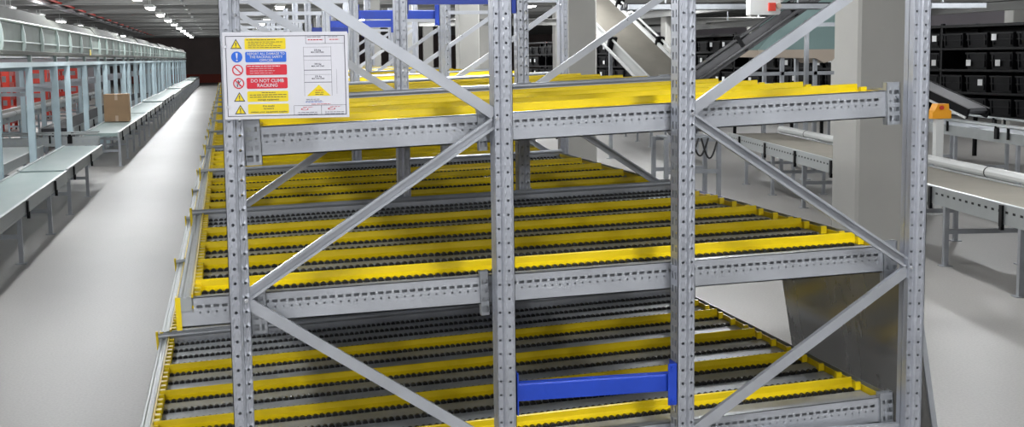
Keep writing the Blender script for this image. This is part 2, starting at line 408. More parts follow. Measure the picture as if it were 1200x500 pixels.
def bed(level, bay):
    d = LEV[level]; xl = d['xl']; det = 2 if bay < 4 else (1 if bay < 7 else 0)
    t = thing('flow_bed', 'roller flow bed with yellow guides, %s tier, %s bay of the rack' % (d['nm'], ORD[bay]), 'roller bed',
              (0, bay*BAY, d['a']), (0, -math.atan(d['b']), 0), 'flow beds')
    fb = cached(('beam', level, bay == 0), lambda: beam_mesh(xl+.012, XE-.03, bay == 0), 'front_beam')
    obj('front_beam', fb, 'beam', t, (0, .1, 0))
    rb = cached(('rear', level, det > 1), lambda: rear_rail_mesh(xl+.004, XE+.0, det > 1), 'rear_rail')
    obj('rear_rail', rb, 'beam', t, (0, BAY-.085, .004))
    endp = cached('endp', lambda: MB().box(0, .006, -.005, .034, -.11, .004).box(0, .018, -.006, -.003, -.11, .004), 'end_plate')
    obj('end_plate', endp, 'yellow', t, (xl+.002, .1, 0))
    cap = cached('endc', lambda: MB().prism([(-.004, -.06), (.04, -.06), (.04, .024), (.03, .034), (.006, .034), (-.004, .024)], -.012, 0, 'x'), 'end_cap')
    obj('end_cap', cap, 'yellow', t, (xl+.004, BAY-.085, .006))
    obj('face_rail', cached('frail', left_rail_mesh, 'face_rail'), 'alu', t, (xl+.012, .05, .006))
    obj('stop_strip', cached('fstrip', left_strip_mesh, 'stop_strip'), 'yellow', t, (xl+.057, .05, 0))
    rr = cached('rrail', lambda: MB().box(0, .003, .1, BAY-.09, -.05, .004).box(-.02, .003, .1, BAY-.09, -.05, -.047), 'end_rail')
    obj('end_rail', rr, 'galv', t, (XE-.005, .03, 0))
    obj('end_strip', cached('rstrip', lambda: MB().box(0, .004, .12, BAY-.1, -.03, -.004), 'end_strip'), 'yellow', t, (XE-.022, .03, 0))
    x0, x1 = xl+.068, XE-.03
    gm = cached(('guide', level), lambda: guide_mesh(x0, XE-.045), 'lane_guide')
    tm = cached(('track', level), lambda: track_mesh(x0, x1), 'roller_track')
    wm = cached(('wheels', level), lambda: wheels_mesh(x0, x1), 'rollers')
    for g in GY: obj('lane_guide', gm, 'yellow', t, (0, g, 0))
    if det:
        for i, y in enumerate(TY):
            tr = obj('roller_track', tm, 'track', t, (0, y, 0))
            obj('rollers', wm, 'black', tr, kind='stuff')
            if bay == 0:
                obj('end_stop', cached('estop', stop_mesh, 'end_stop'), 'yellow', tr, (XE-.042, -.012, 0))
    else:
        fm = cached(('fartracks', level), lambda: far_tracks(x0, x1), 'roller_tracks')
        obj('roller_tracks', fm, 'track', t, kind='stuff')
    if bay < 2:
        bk = cached('brk', bracket_mesh, 'bracket')
        for x, flip in ((.052, 0), (.898, 1), (1.648, 0), (2.502, 1)):
            if x < xl: continue
            o = obj('bracket', bk, 'galv', t, (x, .088, .0 if 1 < level else -.012))
            o.scale = ((-1 if flip else 1)*(.55 if .5 < x < 2 else 1), 1, 1)
def far_tracks(x0, x1):
    b = MB()
    for y in TY: b.box(x0, x1, y-.138, y-.018, -.05, -.026).box(x0, x1, y-.012, y+.012, -.05, SURF-.006)
    return b
for b in range(NB-1):
    for l in range(3): bed(l, b)

# sheet leaning on the loading side
sm = MB(); y0, y1 = .12, 1.42
def shx(z): return 2.632+(.82-z)*.17
sm.add([(shx(z)+dx, y, z) for y in (y0, y1) for z in (.004, 1.12) for dx in (0, .004)],
       [(0, 2, 3, 1), (4, 5, 7, 6), (0, 4, 6, 2), (1, 3, 7, 5), (0, 1, 5, 4), (2, 6, 7, 3)])
t = thing('metal_sheet', 'bare metal sheet leaning against the loading side of the rack', 'sheet')
obj('sheet', sm, 'sheet', t)
obj('folded_edge', MB().add([(shx(z)+dx, y, z) for y in (y0-.012, y0) for z in (.004, 1.12) for dx in (-.0, .022)],
    [(0, 2, 3, 1), (4, 5, 7, 6), (0, 4, 6, 2), (1, 3, 7, 5), (0, 1, 5, 4), (2, 6, 7, 3)]), 'galv', t)

# ------------------------------------------------------------------ warning sign
def text_mesh(s, size, align='CENTER', width=None):
    cu = bpy.data.curves.new('txt', 'FONT'); cu.body = s; cu.size = size; cu.align_x = align; cu.align_y = 'CENTER'
    cu.fill_mode = 'FRONT'; cu.resolution_u = 2; cu.offset = size*.012
    o = bpy.data.objects.new('txt', cu); C.objects.link(o)
    bpy.context.view_layer.update()
    me = bpy.data.meshes.new_from_object(o.evaluated_get(bpy.context.evaluated_depsgraph_get()))
    bpy.data.objects.remove(o); bpy.data.curves.remove(cu)
    if width:
        w = max(v.co.x for v in me.vertices)-min(v.co.x for v in me.vertices)
        k = width/w
        for v in me.vertices: v.co.x *= k
    me.materials.clear()
    return me
def sign():
    # local x right, z up, facing -y ; width .41 height .286
    t = thing('safety_sign', 'white racking safety sign with coloured warning panels on the front post', 'sign', (-.006, -.032, 1.803))
    Wd, Hd = .41, .286
    obj('board', MB().box(0, Wd, 0, .004, 0, Hd), 'signwhite', t)
    e = .009; w = .0021; yy = -.0006
    obj('border', MB().box(e, Wd-e, yy, 0, Hd-.012-w, Hd-.012).box(e, Wd-e, yy, 0, e, e+w).box(e, e+w, yy, 0, e, Hd-.012).box(Wd-e-w, Wd-e, yy, 0, e, Hd-.012), 'ink', t)
    def px(u): return (u-260.5)/146.5*Wd
    def pz(v): return Hd*(1-(v-37.5)/101.5)
    def panel(nm, u0, u1, v0, v1, m):
        r = .003; x0, x1, z0, z1 = px(u0), px(u1), pz(v1), pz(v0)
        pr = [(x0+r, z0), (x1-r, z0), (x1, z0+r), (x1, z1-r), (x1-r, z1), (x0+r, z1), (x0, z1-r), (x0, z0+r)]
        return obj(nm, MB().prism(pr, yy, 0, 'y'), m, t)
    def letter(s, u, v, size, m, par=None, width=None):
        me = text_mesh(s, size, width=width)
        return obj('lettering', me, m, t, (px(u), yy-.0006, pz(v)), (math.pi/2, 0, 0))
    def lines(u0, u1, vs, m, h=.0016, ragged=.3):
        b = MB()
        for i, v in enumerate(vs):
            x = px(u0); xe = px(u1)-(px(u1)-px(u0))*ragged*random.random()
            while x < xe:
                l = random.uniform(.006, .016); b.box(x, min(x+l, xe), yy-.0007, yy-.0001, pz(v)-h/2, pz(v)+h/2); x += l+.0022
        obj('small_print', b, m, t, kind='stuff')
    rows = [(44.5, 57.5, 'yellowink'), (60.3, 72.5, 'blueink'), (75.3, 87.5, 'redink'), (90.5, 103.5, 'redink'), (106.3, 118.8, 'yellowink'), (121.5, 133, 'yellowink')]
    for i, (a, b, m) in enumerate(rows): panel('warning_panel', 286+.3*i, 333.8+.3*i, a, b, m)
    lines(288, 322, [46.5], 'ink', .0022, 0); lines(290, 331, [49, 51.2, 53.4, 55.5], 'ink')
    letter('REPORT ALL DAMAGE TO', 310.5, 62.8, .0112, 'signwhite', width=.122)
    letter('THE RACKING SAFETY', 310.5, 66.6, .0112, 'signwhite', width=.108)
    letter('OFFICER', 310.5, 70.4, .0112, 'signwhite', width=.044)
    lines(288, 330, [77.2], 'signwhite', .0022, .1); lines(291, 332, [79.8, 82.6, 85.2], 'signwhite', .0013, .5)
    letter('DO NOT CLIMB', 311, 94.4, .0158, 'signwhite', width=.108)
    letter('RACKING', 311, 99.8, .0158, 'signwhite', width=.066)
    lines(304, 320, [108.2], 'ink', .002, 0); lines(290, 333, [110.8, 113.4], 'ink', .002, .05); letter('storage equipment', 311.5, 116.4, .0075, 'ink', width=.07)
    letter('If in doubt', 311.5, 124, .0075, 'ink', width=.038); letter('ALWAYS', 311.5, 127.2, .007, 'ink', width=.034)
    letter('contact your equipment supplier', 312, 130.8, .0075, 'ink', width=.122)
    # pictograms
    def tri(u, v0, v1):
        w2 = px(u+6.6)-px(u)
        z0, z1 = pz(v1), pz(v0); x = px(u)
        ic = obj('hazard_symbol', MB().prism([(x-w2, z0), (x+w2, z0), (x, z1)], yy, 0, 'y'), 'ink', t)
        k = .76; cz = z0+(z1-z0)*.36
        f = lambda p: (x+(p[0]-x)*k, cz+(p[1]-cz)*k)
        obj('symbol_face', MB().prism([f((x-w2, z0)), f((x+w2, z0)), f((x, z1))], yy-.0005, yy, 'y'), 'yellowink', ic)
        g = MB().prism([(x-.0009, cz-.003), (x+.0009, cz-.003), (x+.0018, cz+.009), (x-.0018, cz+.009)], yy-.001, yy-.0005, 'y')
        g.cyl((x, yy-.001, cz-.0062), (x, yy-.0005, cz-.0062), .0016, 8)
        obj('exclamation_mark', g, 'ink', ic)
    tri(276, 45, 56.8); tri(278, 107, 118.2); tri(278.6, 122, 133)
    x, z = px(276.5), pz(66.2)
    ic = obj('mandatory_symbol', MB().cyl((x, 0, z), (x, yy, z), .0182, 28), 'blueink', t)
    g = MB().prism([(x-.0014, z-.005), (x+.0014, z-.005), (x+.0034, z+.013), (x-.0034, z+.013)], yy-.0006, yy, 'y').cyl((x, yy, z-.0105), (x, yy-.0006, z-.0105), .0028, 10)
    obj('exclamation_mark', g, 'signwhite', ic)
    for j, v in enumerate((81.4, 97)):
        x, z = px(277+.6*j), pz(v)
        ic = obj('prohibition_symbol', MB().cyl((x, 0, z), (x, yy, z), .0182, 28), 'redink', t)
        obj('symbol_face', MB().cyl((x, yy, z), (x, yy-.0004, z), .0142, 28), 'signwhite', ic)
        if j:
            g = MB(); q = yy-.0004; w_ = yy-.0008
            g.cyl((x-.001, q, z+.0085), (x-.001, w_, z+.0085), .0026, 8)
            g.prism([(x-.004, z-.003), (x+.003, z-.003), (x+.0035, z+.006), (x-.0045, z+.006)], w_, q, 'y')
            g.prism([(x-.004, z-.003), (x-.001, z-.003), (x-.003, z-.012), (x-.006, z-.011)], w_, q, 'y')
            g.prism([(x+.001, z-.003), (x+.004, z-.003), (x+.006, z-.009), (x+.003, z-.0095)], w_, q, 'y')
            g.prism([(x+.003, z+.006), (x+.007, z+.0105), (x+.009, z+.0095), (x+.0035, z+.003)], w_, q, 'y')
            g.box(x-.0085, x-.007, w_, q, z-.010, z+.010)
            obj('climbing_figure', g, 'ink', ic)
        a = math.radians(-45); dx, dz = math.cos(a)*.015, math.sin(a)*.015; nx, nz = .0013, .0013
        g = MB().prism([(x-dx-nx, z-dz-nz), (x+dx-nx, z+dz-nz), (x+dx+nx, z+dz+nz), (x-dx+nx, z-dz+nz)], yy-.0012, yy-.0006, 'y')
        obj('slash', g, 'redink', ic)
    # right hand side: header boxes, rack load diagram, footer boxes
    g = MB(); w = .0009
    def hl(u0, u1, v, w=w): g.box(px(u0), px(u1), yy, 0, pz(v)-w/2, pz(v)+w/2)
    def vl(u, v0, v1, w=w): g.box(px(u)-w/2, px(u)+w/2, yy, 0, pz(v1), pz(v0))
    vl(357.5, 41.5, 51.4); vl(380.5, 41.5, 51.4); hl(357.5, 402.5, 51.4)
    hl(341.5, 404, 124.2); vl(341.5, 124.2, 135.8); vl(373.8, 124.2, 135.8)
    obj('frame_lines', g, 'ink', t)
    g = MB()
    vl(354.5, 55, 113.2); vl(387, 55, 113.2)
    for v in (66.2, 82.6, 97): hl(354.5, 387, v, .0022)
    for v in (55.6, 71, 88): hl(354.5, 387, v, .0006)
    obj('load_diagram', g, 'greyink', t)
    for v in (59.2, 75.6, 90.3):
        letter('275 Kg', 371, v, .0075, 'ink', width=.022); letter('MAX. UNIT LOAD', 371, v+2.4, .006, 'ink', width=.042)
    xa, xb, xc = px(357), px(385.5), px(371.5)
    lt = obj('load_triangle', MB().prism([(xa, pz(113)), (xb, pz(113)), (xc, pz(100))], yy, 0, 'y'), 'yellowink', t)
    lines(367.5, 376, [106.5], 'redink', .002, 0); lines(367, 377, [109, 111.2], 'ink', .0018, 0)
    lines(359, 376, [43.5], 'ink', .0013, .6); lines(384, 398, [43.5], 'ink', .0013, .2)
    lines(360, 378, [46.9], 'redink', .0026, 0); lines(385.5, 397, [46.7], 'redink', .0024, 0)
    lines(356, 376, [117, 118.8], 'ink', .001, .2); lines(355, 376, [120.2], 'blueink', .0014, 0)
    lines(362, 385, [122.8], 'redink', .0014, 0)
    for u in (354, 386):
        lines(u-2, u+10, [126.2], 'redink', .0012, 0); lines(u-8, u+16, [132.4, 134.6], 'ink', .0013, .15)
        g = MB()
        for i in range(10):
            a0, a1 = 2*math.pi*i/10, 2*math.pi*(i+1)/10
            P = lambda a, r: (px(u)+r*.013*math.cos(a), pz(128.6)+r*.0036*math.sin(a))
            if i != 1: g.prism([P(a0, 1), P(a1, 1), P(a1, .7), P(a0, .7)], yy, 0, 'y')
        obj('maker_mark', g, 'redink', t)
    g = MB(); vl(393, 82, 111, .0006); obj('dimension_line', g, 'greyink', t)
    g = MB().cyl((.0085, -.004, pz(54)), (.0085, 0, pz(54)), .0045, 10); obj('fixing_screw', g, 'bolt', t)
    g = MB().cyl((.0105, -.004, pz(124.5)), (.0105, 0, pz(124.5)), .0045, 10); obj('fixing_screw', g, 'bolt', t)
    # two stand-off clips that reach the post
    for z in (.05, .23):
        obj('mounting_clip', MB().box(.004, .03, .004, .0315, z-.01, z+.01), 'galv', t)
sign()

# ------------------------------------------------------------------ conveyors
def belt_conveyor(label, loc, rz, L, W, z, belt='greenbelt', pitch=2.35, name='belt_conveyor', clips=True, holes=False, side=.13, legx=None, first=.6, curb=None, legm='galv'):
    """local: x across (0..W), y along (0..L), belt top at z"""
    t = thing(name, label, 'conveyor', loc, (0, 0, rz), 'belt conveyors')
    r = .045
    obj('belt', MB().prism([(0, z-.004), (.03, z), (L-.03, z), (L, z-.004), (L, z-.07), (L-.03, z-.075), (.03, z-.075), (0, z-.07)], .035, W-.035, 'x'), belt, t)
    for x in (0, W-.034):
        b = MB()
        pr = [(x, z-side), (x+.034, z-side), (x+.034, z-side+.02), (x+.028, z-side+.02), (x+.028, z-.01), (x+.034, z-.01), (x+.034, z+.012), (x+.006, z+.016), (x, z+.01)]
        b.prism(pr, 0, L, 'y')
        sr = obj('side_rail', b, 'alu', t)
        if holes:
            h = MB(); y = .1
            while y < L-.1:
                h.box(x-.002 if x == 0 else x+.034, x if x == 0 else x+.036, y, y+.05, z-.065, z-.045); y += .14
            obj('slots', h, 'blackplastic', sr, kind='stuff')
    y = first; i = 0
    while y < L-.05:
        for x in (.012, W-.056):
            l = MB().box(x, x+.044, y, y+.05, .006, z-side+.03).box(x-.03, x+.075, y-.03, y+.08, 0, .008)
            obj('leg', l, legm, t)
        obj('cross_bar', MB().box(.05, W-.05, y+.008, y+.042, z*.42, z*.42+.045), legm, t)
        obj('top_bar', MB().box(.05, W-.05, y+.008, y+.042, z-side-.01, z-side+.03), legm, t)
        if clips:
            for x in (-.02, W):
                obj('rail_joint', MB().box(x, x+.02, y+.3, y+.36, z-side-.02, z+.0).box(x, x+.03, y+.31, y+.35, z-side-.05, z-side+.02), 'blackplastic', t)
        y += pitch; i += 1
    if curb:
        obj('edge_tube', MB().cyl((W+.05, 0, z+.06), (W+.05, L, z+.06), .055, 12), 'white', t)
        for yy in range(int(L/2.2)):
            obj('tube_bracket', MB().box(W-.01, W+.05, yy*2.2+.5, yy*2.2+.56, z-.06, z+.03), 'galv', t)
            obj('tube_joint', MB().cyl((W+.05, yy*2.2+1.3, z+.06), (W+.05, yy*2.2+1.325, z+.06), .057, 12), 'blackplastic', t)
    return t
def roller_conveyor(label, loc, rz, L, W, z, pitch=1.9, name='roller_conveyor'):
    t = thing(name, label, 'conveyor', loc, (0, 0, rz), 'roller conveyors')
    for x in (0, W-.03):
        obj('side_rail', MB().prism([(x, z-.1), (x+.03, z-.1), (x+.03, z-.09), (x+.008, z-.09), (x+.008, z+.02), (x+.03, z+.02), (x+.03, z+.03), (x, z+.03)], 0, L, 'y'), 'alu', t)
    b = MB(); y = .05
    while y < L-.03:
        b.cyl((.02, y, z-.03), (W-.02, y, z-.03), .024, 8); y += .1
    obj('rollers', b, 'galv', t, kind='stuff')
    y = .5
    while y < L-.1:
        for x in (.004, W-.044):
            obj('leg', MB().box(x, x+.04, y, y+.045, .006, z-.09).box(x-.03, x+.07, y-.03, y+.075, 0, .008), 'galv', t)
        obj('cross_bar', MB().box(.04, W-.04, y+.01, y+.035, z*.45, z*.45+.04), 'galv', t)
        for x in (-.035, W):
            obj('sensor', MB().box(x, x+.035, y+.5, y+.58, z-.06, z+.07).cyl((x+.017, y+.54, z+.07), (x+.017, y+.54, z+.1), .03, 8), 'blackplastic', t)
            obj('guide_post', MB().box(x+.005, x+.03, y+.2, y+.23, z-.05, z+.1), 'blackplastic', t)
        y += pitch
    obj('guard_rail', MB().cyl((-.02, 0, z+.1), (-.02, L, z+.1), .016, 8), 'alu', t)
    obj('guard_rail', MB().cyl((W+.02, 0, z+.1), (W+.02, L, z+.1), .016, 8), 'alu', t)
    return t
# left aisle lines
belt_conveyor('low belt conveyor in the left foreground, with green-grey belt beside the aisle', (-2.65, 4.1, 0), 0, 9.15, .63, .60, first=.0+.55, pitch=2.3)
belt_conveyor('low belt conveyor ending before the cardboard box, beside the aisle', (-2.65, 13.3, 0), 0, 5.0, .63, .615, first=.25, pitch=2.35)
belt_conveyor('belt conveyor behind the left foreground posts with pale side rail', (-3.72, 4.5, 0), 0, 14.2, .72, .60, pitch=2.9)
roller_conveyor('roller conveyor crossing behind the end of the left foreground belts', (-7.5, 19.7, 0), math.radians(-88), 5.3, .6, .66)
belt_conveyor('belt conveyor carrying the cardboard box beside the aisle', (-2.66, 21.4, 0), 0, 9.4, .68, .66, first=.3, pitch=2.0)
for i, (y, L) in enumerate([(31.2, 8.5), (40.2, 9), (49.6, 10), (60.2, 12), (72.8, 14), (87.6, 18)]):
    belt_conveyor('belt conveyor beside the aisle beyond the cardboard box, %s one after it' % ['first', 'second', 'third', 'fourth', 'fifth', 'sixth'][i], (-2.66, y, 0), 0, L, .68, .66+.03*(i % 2), pitch=2.4, clips=i < 2)
belt_conveyor('long white-sided belt conveyor along the left wall', (-5.5, 21.2, 0), 0, 28, .8, .80, belt='belt', pitch=3.2, curb=True, legm='palepost')
belt_conveyor('grey belt conveyor between the wall line and the aisle line', (-3.82, 24.5, 0), 0, 30, .7, .62, belt='darkbelt', pitch=3.2)
# cardboard box
t = thing('cardboard_box', 'tall brown cardboard box standing on the left conveyor', 'box', (-2.62, 25.8, .676))
obj('carton', MB().prism([(0, .006), (.006, 0), (.524, 0), (.53, .006), (.53, .594), (.524, .6), (.006, .6), (0, .594)], 0, .5, 'y'), 'card', t)
obj('top_tape', MB().box(.235, .295, .0, .5, .6, .602), 'tape', t)
obj('tape_flap', MB().box(.235, .295, -.002, 0, .47, .602), 'tape', t)
obj('tape_flap', MB().box(.235, .295, -.002, 0, 0, .13), 'tape', t)
obj('flap_seam', MB().box(.0, .53, .249, .251, .6, .6012), 'card', t)

# overhead conveyor on the left: posts, ribbed panels, hood
OX = -2.78; SEC = 7.8
def overhead(i):
    y0 = 3.6+SEC*i
    lab = 'overhead conveyor section with ribbed grey panels above the left belts, %s from the front' % ORD[i]
    t = thing('overhead_conveyor', lab, 'conveyor', (OX, y0, 0), group='overhead conveyor sections')
    up = 0 if i < 4 else .0
    far = i >= 6
    zb = 1.93
    for x in (-.03, -1.23):
        obj('bottom_beam', cached(('obb',), lambda: MB().box(0, .06, 0, SEC-.01, zb-.0, zb+.07), 'bottom_beam'), 'palepost', t, (x, 0, 0))
    for yy in (1.3, 4.3, 7.3) if i < 8 else (1.3, 5.2):
        for x in (-.04, -1.24):
            p = obj('post', cached('opost', lambda: MB().prism([(0, 0), (.09, 0), (.09, .02), (.08, .02), (.08, .1), (.09, .1), (.09, .12), (0, .12), (0, .1), (.01, .1), (.01, .02), (0, .02)], 0.01, zb, 'z'), 'post'), 'palepost', t, (x, yy, 0))
            obj('foot', cached('ofoot', lambda: MB().box(-.05, .1, -.04, .16, 0, .012), 'foot'), 'palepost', p)
        obj('cross_beam', cached('ocb', lambda: MB().box(-1.15, -.04, 0, .06, zb-.06, zb), 'cross_beam'), 'palepost', t, (0, yy+.03, 0))
        obj('tie_bar', cached('otb', lambda: MB().box(-1.15, -.04, 0, .035, zb-.42, zb-.37), 'tie_bar'), 'galv', t, (0, yy+.04, 0))
        obj('stand_off', cached('oso', lambda: MB().box(-.02, .03, 0, .07, zb+.07, 2.15), 'stand_off'), 'rib', t, (0, yy+.2, 0))
    obj('roller_bed', cached('orb', lambda: MB().box(-1.15, -.02, 0, SEC-.01, 2.06, 2.11), 'roller_bed'), 'galv', t)
    obj('lower_rail', cached('olr', lambda: MB().prism([(-.02, 2.10), (.05, 2.10), (.05, 2.15), (.03, 2.16), (-.02, 2.16)], 0, SEC-.01, 'y'), 'lower_rail'), 'hood', t)
    obj('middle_rail', cached('omr', lambda: MB().box(0, .02, 0, SEC-.01, 2.272, 2.29), 'middle_rail'), 'rib', t)
    obj('top_rail', cached('otr', lambda: MB().prism([(-.01, 2.53), (.04, 2.53), (.045, 2.55), (.03, 2.565), (-.01, 2.565)], 0, SEC-.01, 'y'), 'top_rail'), 'rib', t)
    for k in range(4):
        yy = k*SEC/4
        obj('pane', cached('opane', lambda: MB().box(-.006, 0, .05, SEC/4-.0, 2.16, 2.53), 'pane'), 'pane', t, (0, yy, 0))
        rb = cached('orib', lambda: MB().prism([(0, 2.15), (.02, 2.13), (.045, 2.2), (.05, 2.3), (.045, 2.4), (.02, 2.53), (0, 2.53)], 0, .05, 'y'), 'rib')
        obj('rib', rb, 'rib', t, (0.0, yy, 0))
    hd = cached(('ohood', i % 2), lambda: MB().prism([(-.02, 2.565), (-.16, 2.72+.05*(i % 2)), (-.5, 2.78+.05*(i % 2)), (-.9, 2.74), (-1.12, 2.56), (-1.1, 2.55), (-.9, 2.72), (-.5, 2.755+.05*(i % 2)), (-.17, 2.69+.05*(i % 2)), (-.04, 2.55)], .02, SEC-.04, 'y'), 'hood')
    obj('hood', hd, 'hood', t)
    obj('back_panel', cached('obk', lambda: MB().box(-1.15, -1.14, 0, SEC-.02, 2.1, 2.56), 'back_panel'), 'hood', t)
for i in range(12): overhead(i)
tag(obj('type_plate', MB().prism([(0, 0), (.24, 0), (.24, .1), (.22, .12), (.02, .12), (0, .1)], 0, .01, 'x'), 'yellowink', None, (OX+.052, 24.4, 2.0)), 'small yellow plate on the left overhead conveyor above the box', 'sign')
bpy.data.objects['type_plate'].location.z = 2.125

# red steel frames by the left wall
def red_frame(x, y, label):
    t = thing('steel_trolley', label, 'trolley', (x, y, 0), group='red trolleys by the left wall')
    for px in (0, .75):
        for py in (0, 1.1): obj('post', cached('rpost', lambda: MB().box(0, .09, 0, .09, .06, 1.85), 'post'), 'red', t, (px, py, 0))
    for z in (.2, .55, .9, 1.25, 1.6):
        for dy in (0, 1.12): obj('shelf_bar', cached('rbar', lambda: MB().box(.09, .75, 0, .05, 0, .16), 'shelf_bar'), 'red', t, (0, dy, z))
        for dx in (.02, .77): obj('shelf_bar', cached('rbar2', lambda: MB().box(0, .05, .09, 1.1, 0, .16), 'shelf_bar'), 'red', t, (dx, 0, z))
    for px in (.045, .795):
        for py in (.045, 1.145): obj('wheel', cached('rwh', lambda: MB().cyl((-.02, 0, .05), (.02, 0, .05), .05, 10), 'wheel'), 'black', t, (px, py, 0))
for i, (x, y) in enumerate([(-6.9, 22.5), (-7.0, 27), (-7.0, 34), (-7.0, 36.5), (-7.0, 45), (-7.0, 55)]):
    red_frame(x, y, 'red steel trolley by the left wall, %s from the front' % ORD[i])

# cable tray and red sprinkler pipe under the ceiling
t = thing('cable_tray', 'long cable tray hanging under the dark ceiling at left', 'cable tray', (-5.9, 8, 3.9))
obj('tray', MB().box(0, .02, 0, 90, 0, .08).box(.28, .3, 0, 90, 0, .08).box(0, .3, 0, 90, 0, .01), 'galv', t)
for i in range(12): obj('hanger', cached('hang', lambda: MB().box(.14, .155, 0, .015, .01, .25), 'hanger'), 'galv', t, (0, 3+7*i, 0))
t = thing('sprinkler_pipe', 'thin red sprinkler pipe running under the left ceiling', 'pipe', (-5.3, 8, 3.95))
obj('pipe', MB().cyl((0, 0, 0), (0, 95, 0), .04, 8), 'red', t)
for i in range(12): obj('hanger', cached('hang2', lambda: MB().box(-.006, .006, 0, .015, .03, .2), 'hanger'), 'galv', t, (0, 2+8*i, 0))
t = thing('conduit', 'grey conduit with sockets running under the ceiling above the aisle', 'pipe', (-1.35, 20, 4.0))
obj('pipe', MB().cyl((0, 0, 0), (0, 80, 0), .03, 8), 'cable', t)
for i in range(14): obj('socket', cached('sock', lambda: MB().box(-.05, .05, 0, .2, -.08, -.02), 'socket'), 'white', t, (0, 3+5*i, 0))

# ------------------------------------------------------------------ right side
RZ = -math.radians(9)
belt_conveyor('wide grey belt conveyor with white edge tube, right of the flow rack', (5.75, 1.9, 0), RZ, 13.8, .80, .72, belt='belt', pitch=1.6, holes=True, side=.16, first=1.5, curb=True)
belt_conveyor('grey belt conveyor at the foot of the steep incline, right of the rack', (5.05, 17.2, 0), math.radians(3), 9, .7, .72, belt='belt', pitch=1.6, side=.14)
roller_conveyor('roller conveyor with black sensors behind the white edge tube', (8.45, 5.2, 0), RZ, 13, .75, .98)
roller_conveyor('roller conveyor in front of the tote store beyond the grey column', (8.3, 18.6, 0), RZ, 12, .7, .95)
# orange emergency-stop unit on a white post
t = thing('control_post', 'orange control unit on a white post beside the roller conveyor', 'control unit', (8.5, 10.15, 0))
obj('post', MB().box(-.05, .05, -.04, .04, .0, 1.18).box(-.1, .1, -.08, .08, 0, .012), 'white', t)
h = obj('housing', MB().prism([(-.12, 1.18), (.13, 1.18), (.13, 1.27), (.10, 1.29), (.09, 1.36), (-.05, 1.36), (-.09, 1.28), (-.12, 1.25)], -.07, .07, 'y'), 'orange', t)
obj('button', MB().cyl((-.01, -.07, 1.315), (-.01, -.1, 1.315), .025, 12), 'red', h)

def incline(label, p, q, w, belt, sidem, up=.09, rods=True):
    """inclined belt between p (low) and q (high), width w, built along its own axis"""
    p = Vector(p); q = Vector(q); L = (q-p).length; d = (q-p)
    rz = math.atan2(-d.x, d.y); el = math.asin(d.z/L)
    t = thing('inclined_conveyor', label, 'conveyor', p, (el, 0, rz), 'inclined conveyors')
    obj('belt', MB().prism([(0, 0), (.04, .03), (L-.04, .03), (L, 0), (L-.04, -.05), (.04, -.05)], -w/2, w/2, 'x'), belt, t)
    for s in (-1, 1):
        x = s*(w/2+.02)
        obj('side_rail', MB().prism([(x-.02, -.1), (x+.02, -.1), (x+.02, up), (x-.02, up)], 0, L, 'y'), sidem, t)
        if not rods: continue
        obj('guard_rod', MB().cyl((x+s*.06, 0, up+.05), (x+s*.06, L, up+.05), .02, 8), sidem, t)
        obj('guard_rod', MB().cyl((x+s*.12, 0, -.03), (x+s*.12, L, -.03), .03, 8), sidem, t)
        for k in range(3): obj('clamp', MB().box(x-.03 if s > 0 else x-.12, x+.12 if s > 0 else x+.03, L*(.15+.3*k), L*(.15+.3*k)+.06, -.08, up+.09), 'blackplastic', t)
    return t
incline('steep grey inclined belt conveyor behind the rack, beside the second grey column', (7.75, 16.3, 1.02), (6.75, 21.3, 3.5), .85, 'belt', 'white')
incline('dark inclined belt conveyor rising to the right in front of the tote store', (6.9, 15.6, 1.3), (9.3, 14.8, 3.05), .5, 'darkbelt', 'darksteel')
ib = incline('black inclined belt conveyor dropping to the roller conveyor at far right', (9.75, 11.3, 1.2), (9.1, 13.4, 1.95), .34, 'darkbelt', 'blackplastic', up=.035, rods=False)
obj('edge_strip', MB().box(-.225, -.21, 0, 2.3, -.1, -.07), 'white', ib)
# supports under the high ends
for nm, x, y, h in (('steep grey', 7.0, 20.1, 2.6), ('dark rising', 9.2, 14.85, 2.5)):
    t = thing('support_stand', 'galvanised support stand under the %s inclined conveyor' % nm, 'stand', (x, y, 0))
    for dx in (-.28, .28):
        obj('leg', MB().box(dx-.03, dx+.03, -.03, .03, 0.01, h).box(dx-.07, dx+.07, -.07, .07, 0, .012), 'galv', t)
    obj('cross_bar', MB().box(-.25, .25, -.02, .02, h*.4, h*.4+.05), 'galv', t); obj('cross_bar', MB().box(-.25, .25, -.02, .02, h-.1, h-.04), 'galv', t)
# teal chute with tan edge
t = thing('chute', 'teal sheet metal chute with tan lower edge in front of the tote store', 'chute', (8.75, 16.4, 0))
obj('hopper', MB().prism([(0, 2.05), (1.5, 2.05), (1.5, 2.95), (.9, 2.95)], 0, .9, 'y'), 'tealsheet', t)
obj('lower_edge', MB().prism([(.05, 1.93), (1.05, 1.9), (1.2, 1.82), (1.35, 1.86), (1.5, 2.0), (1.5, 2.05), (0, 2.05)], -.02, .92, 'y'), 'tan', t)
for x in (.45, 1.05):
    for yy in (.05, .8): obj('leg', MB().box(x, x+.06, yy, yy+.06, 0, 1.95), 'galv', t)
obj('cross_bar', MB().box(-.3, 1.5, .05, .1, 1.62, 1.68), 'galv', t)
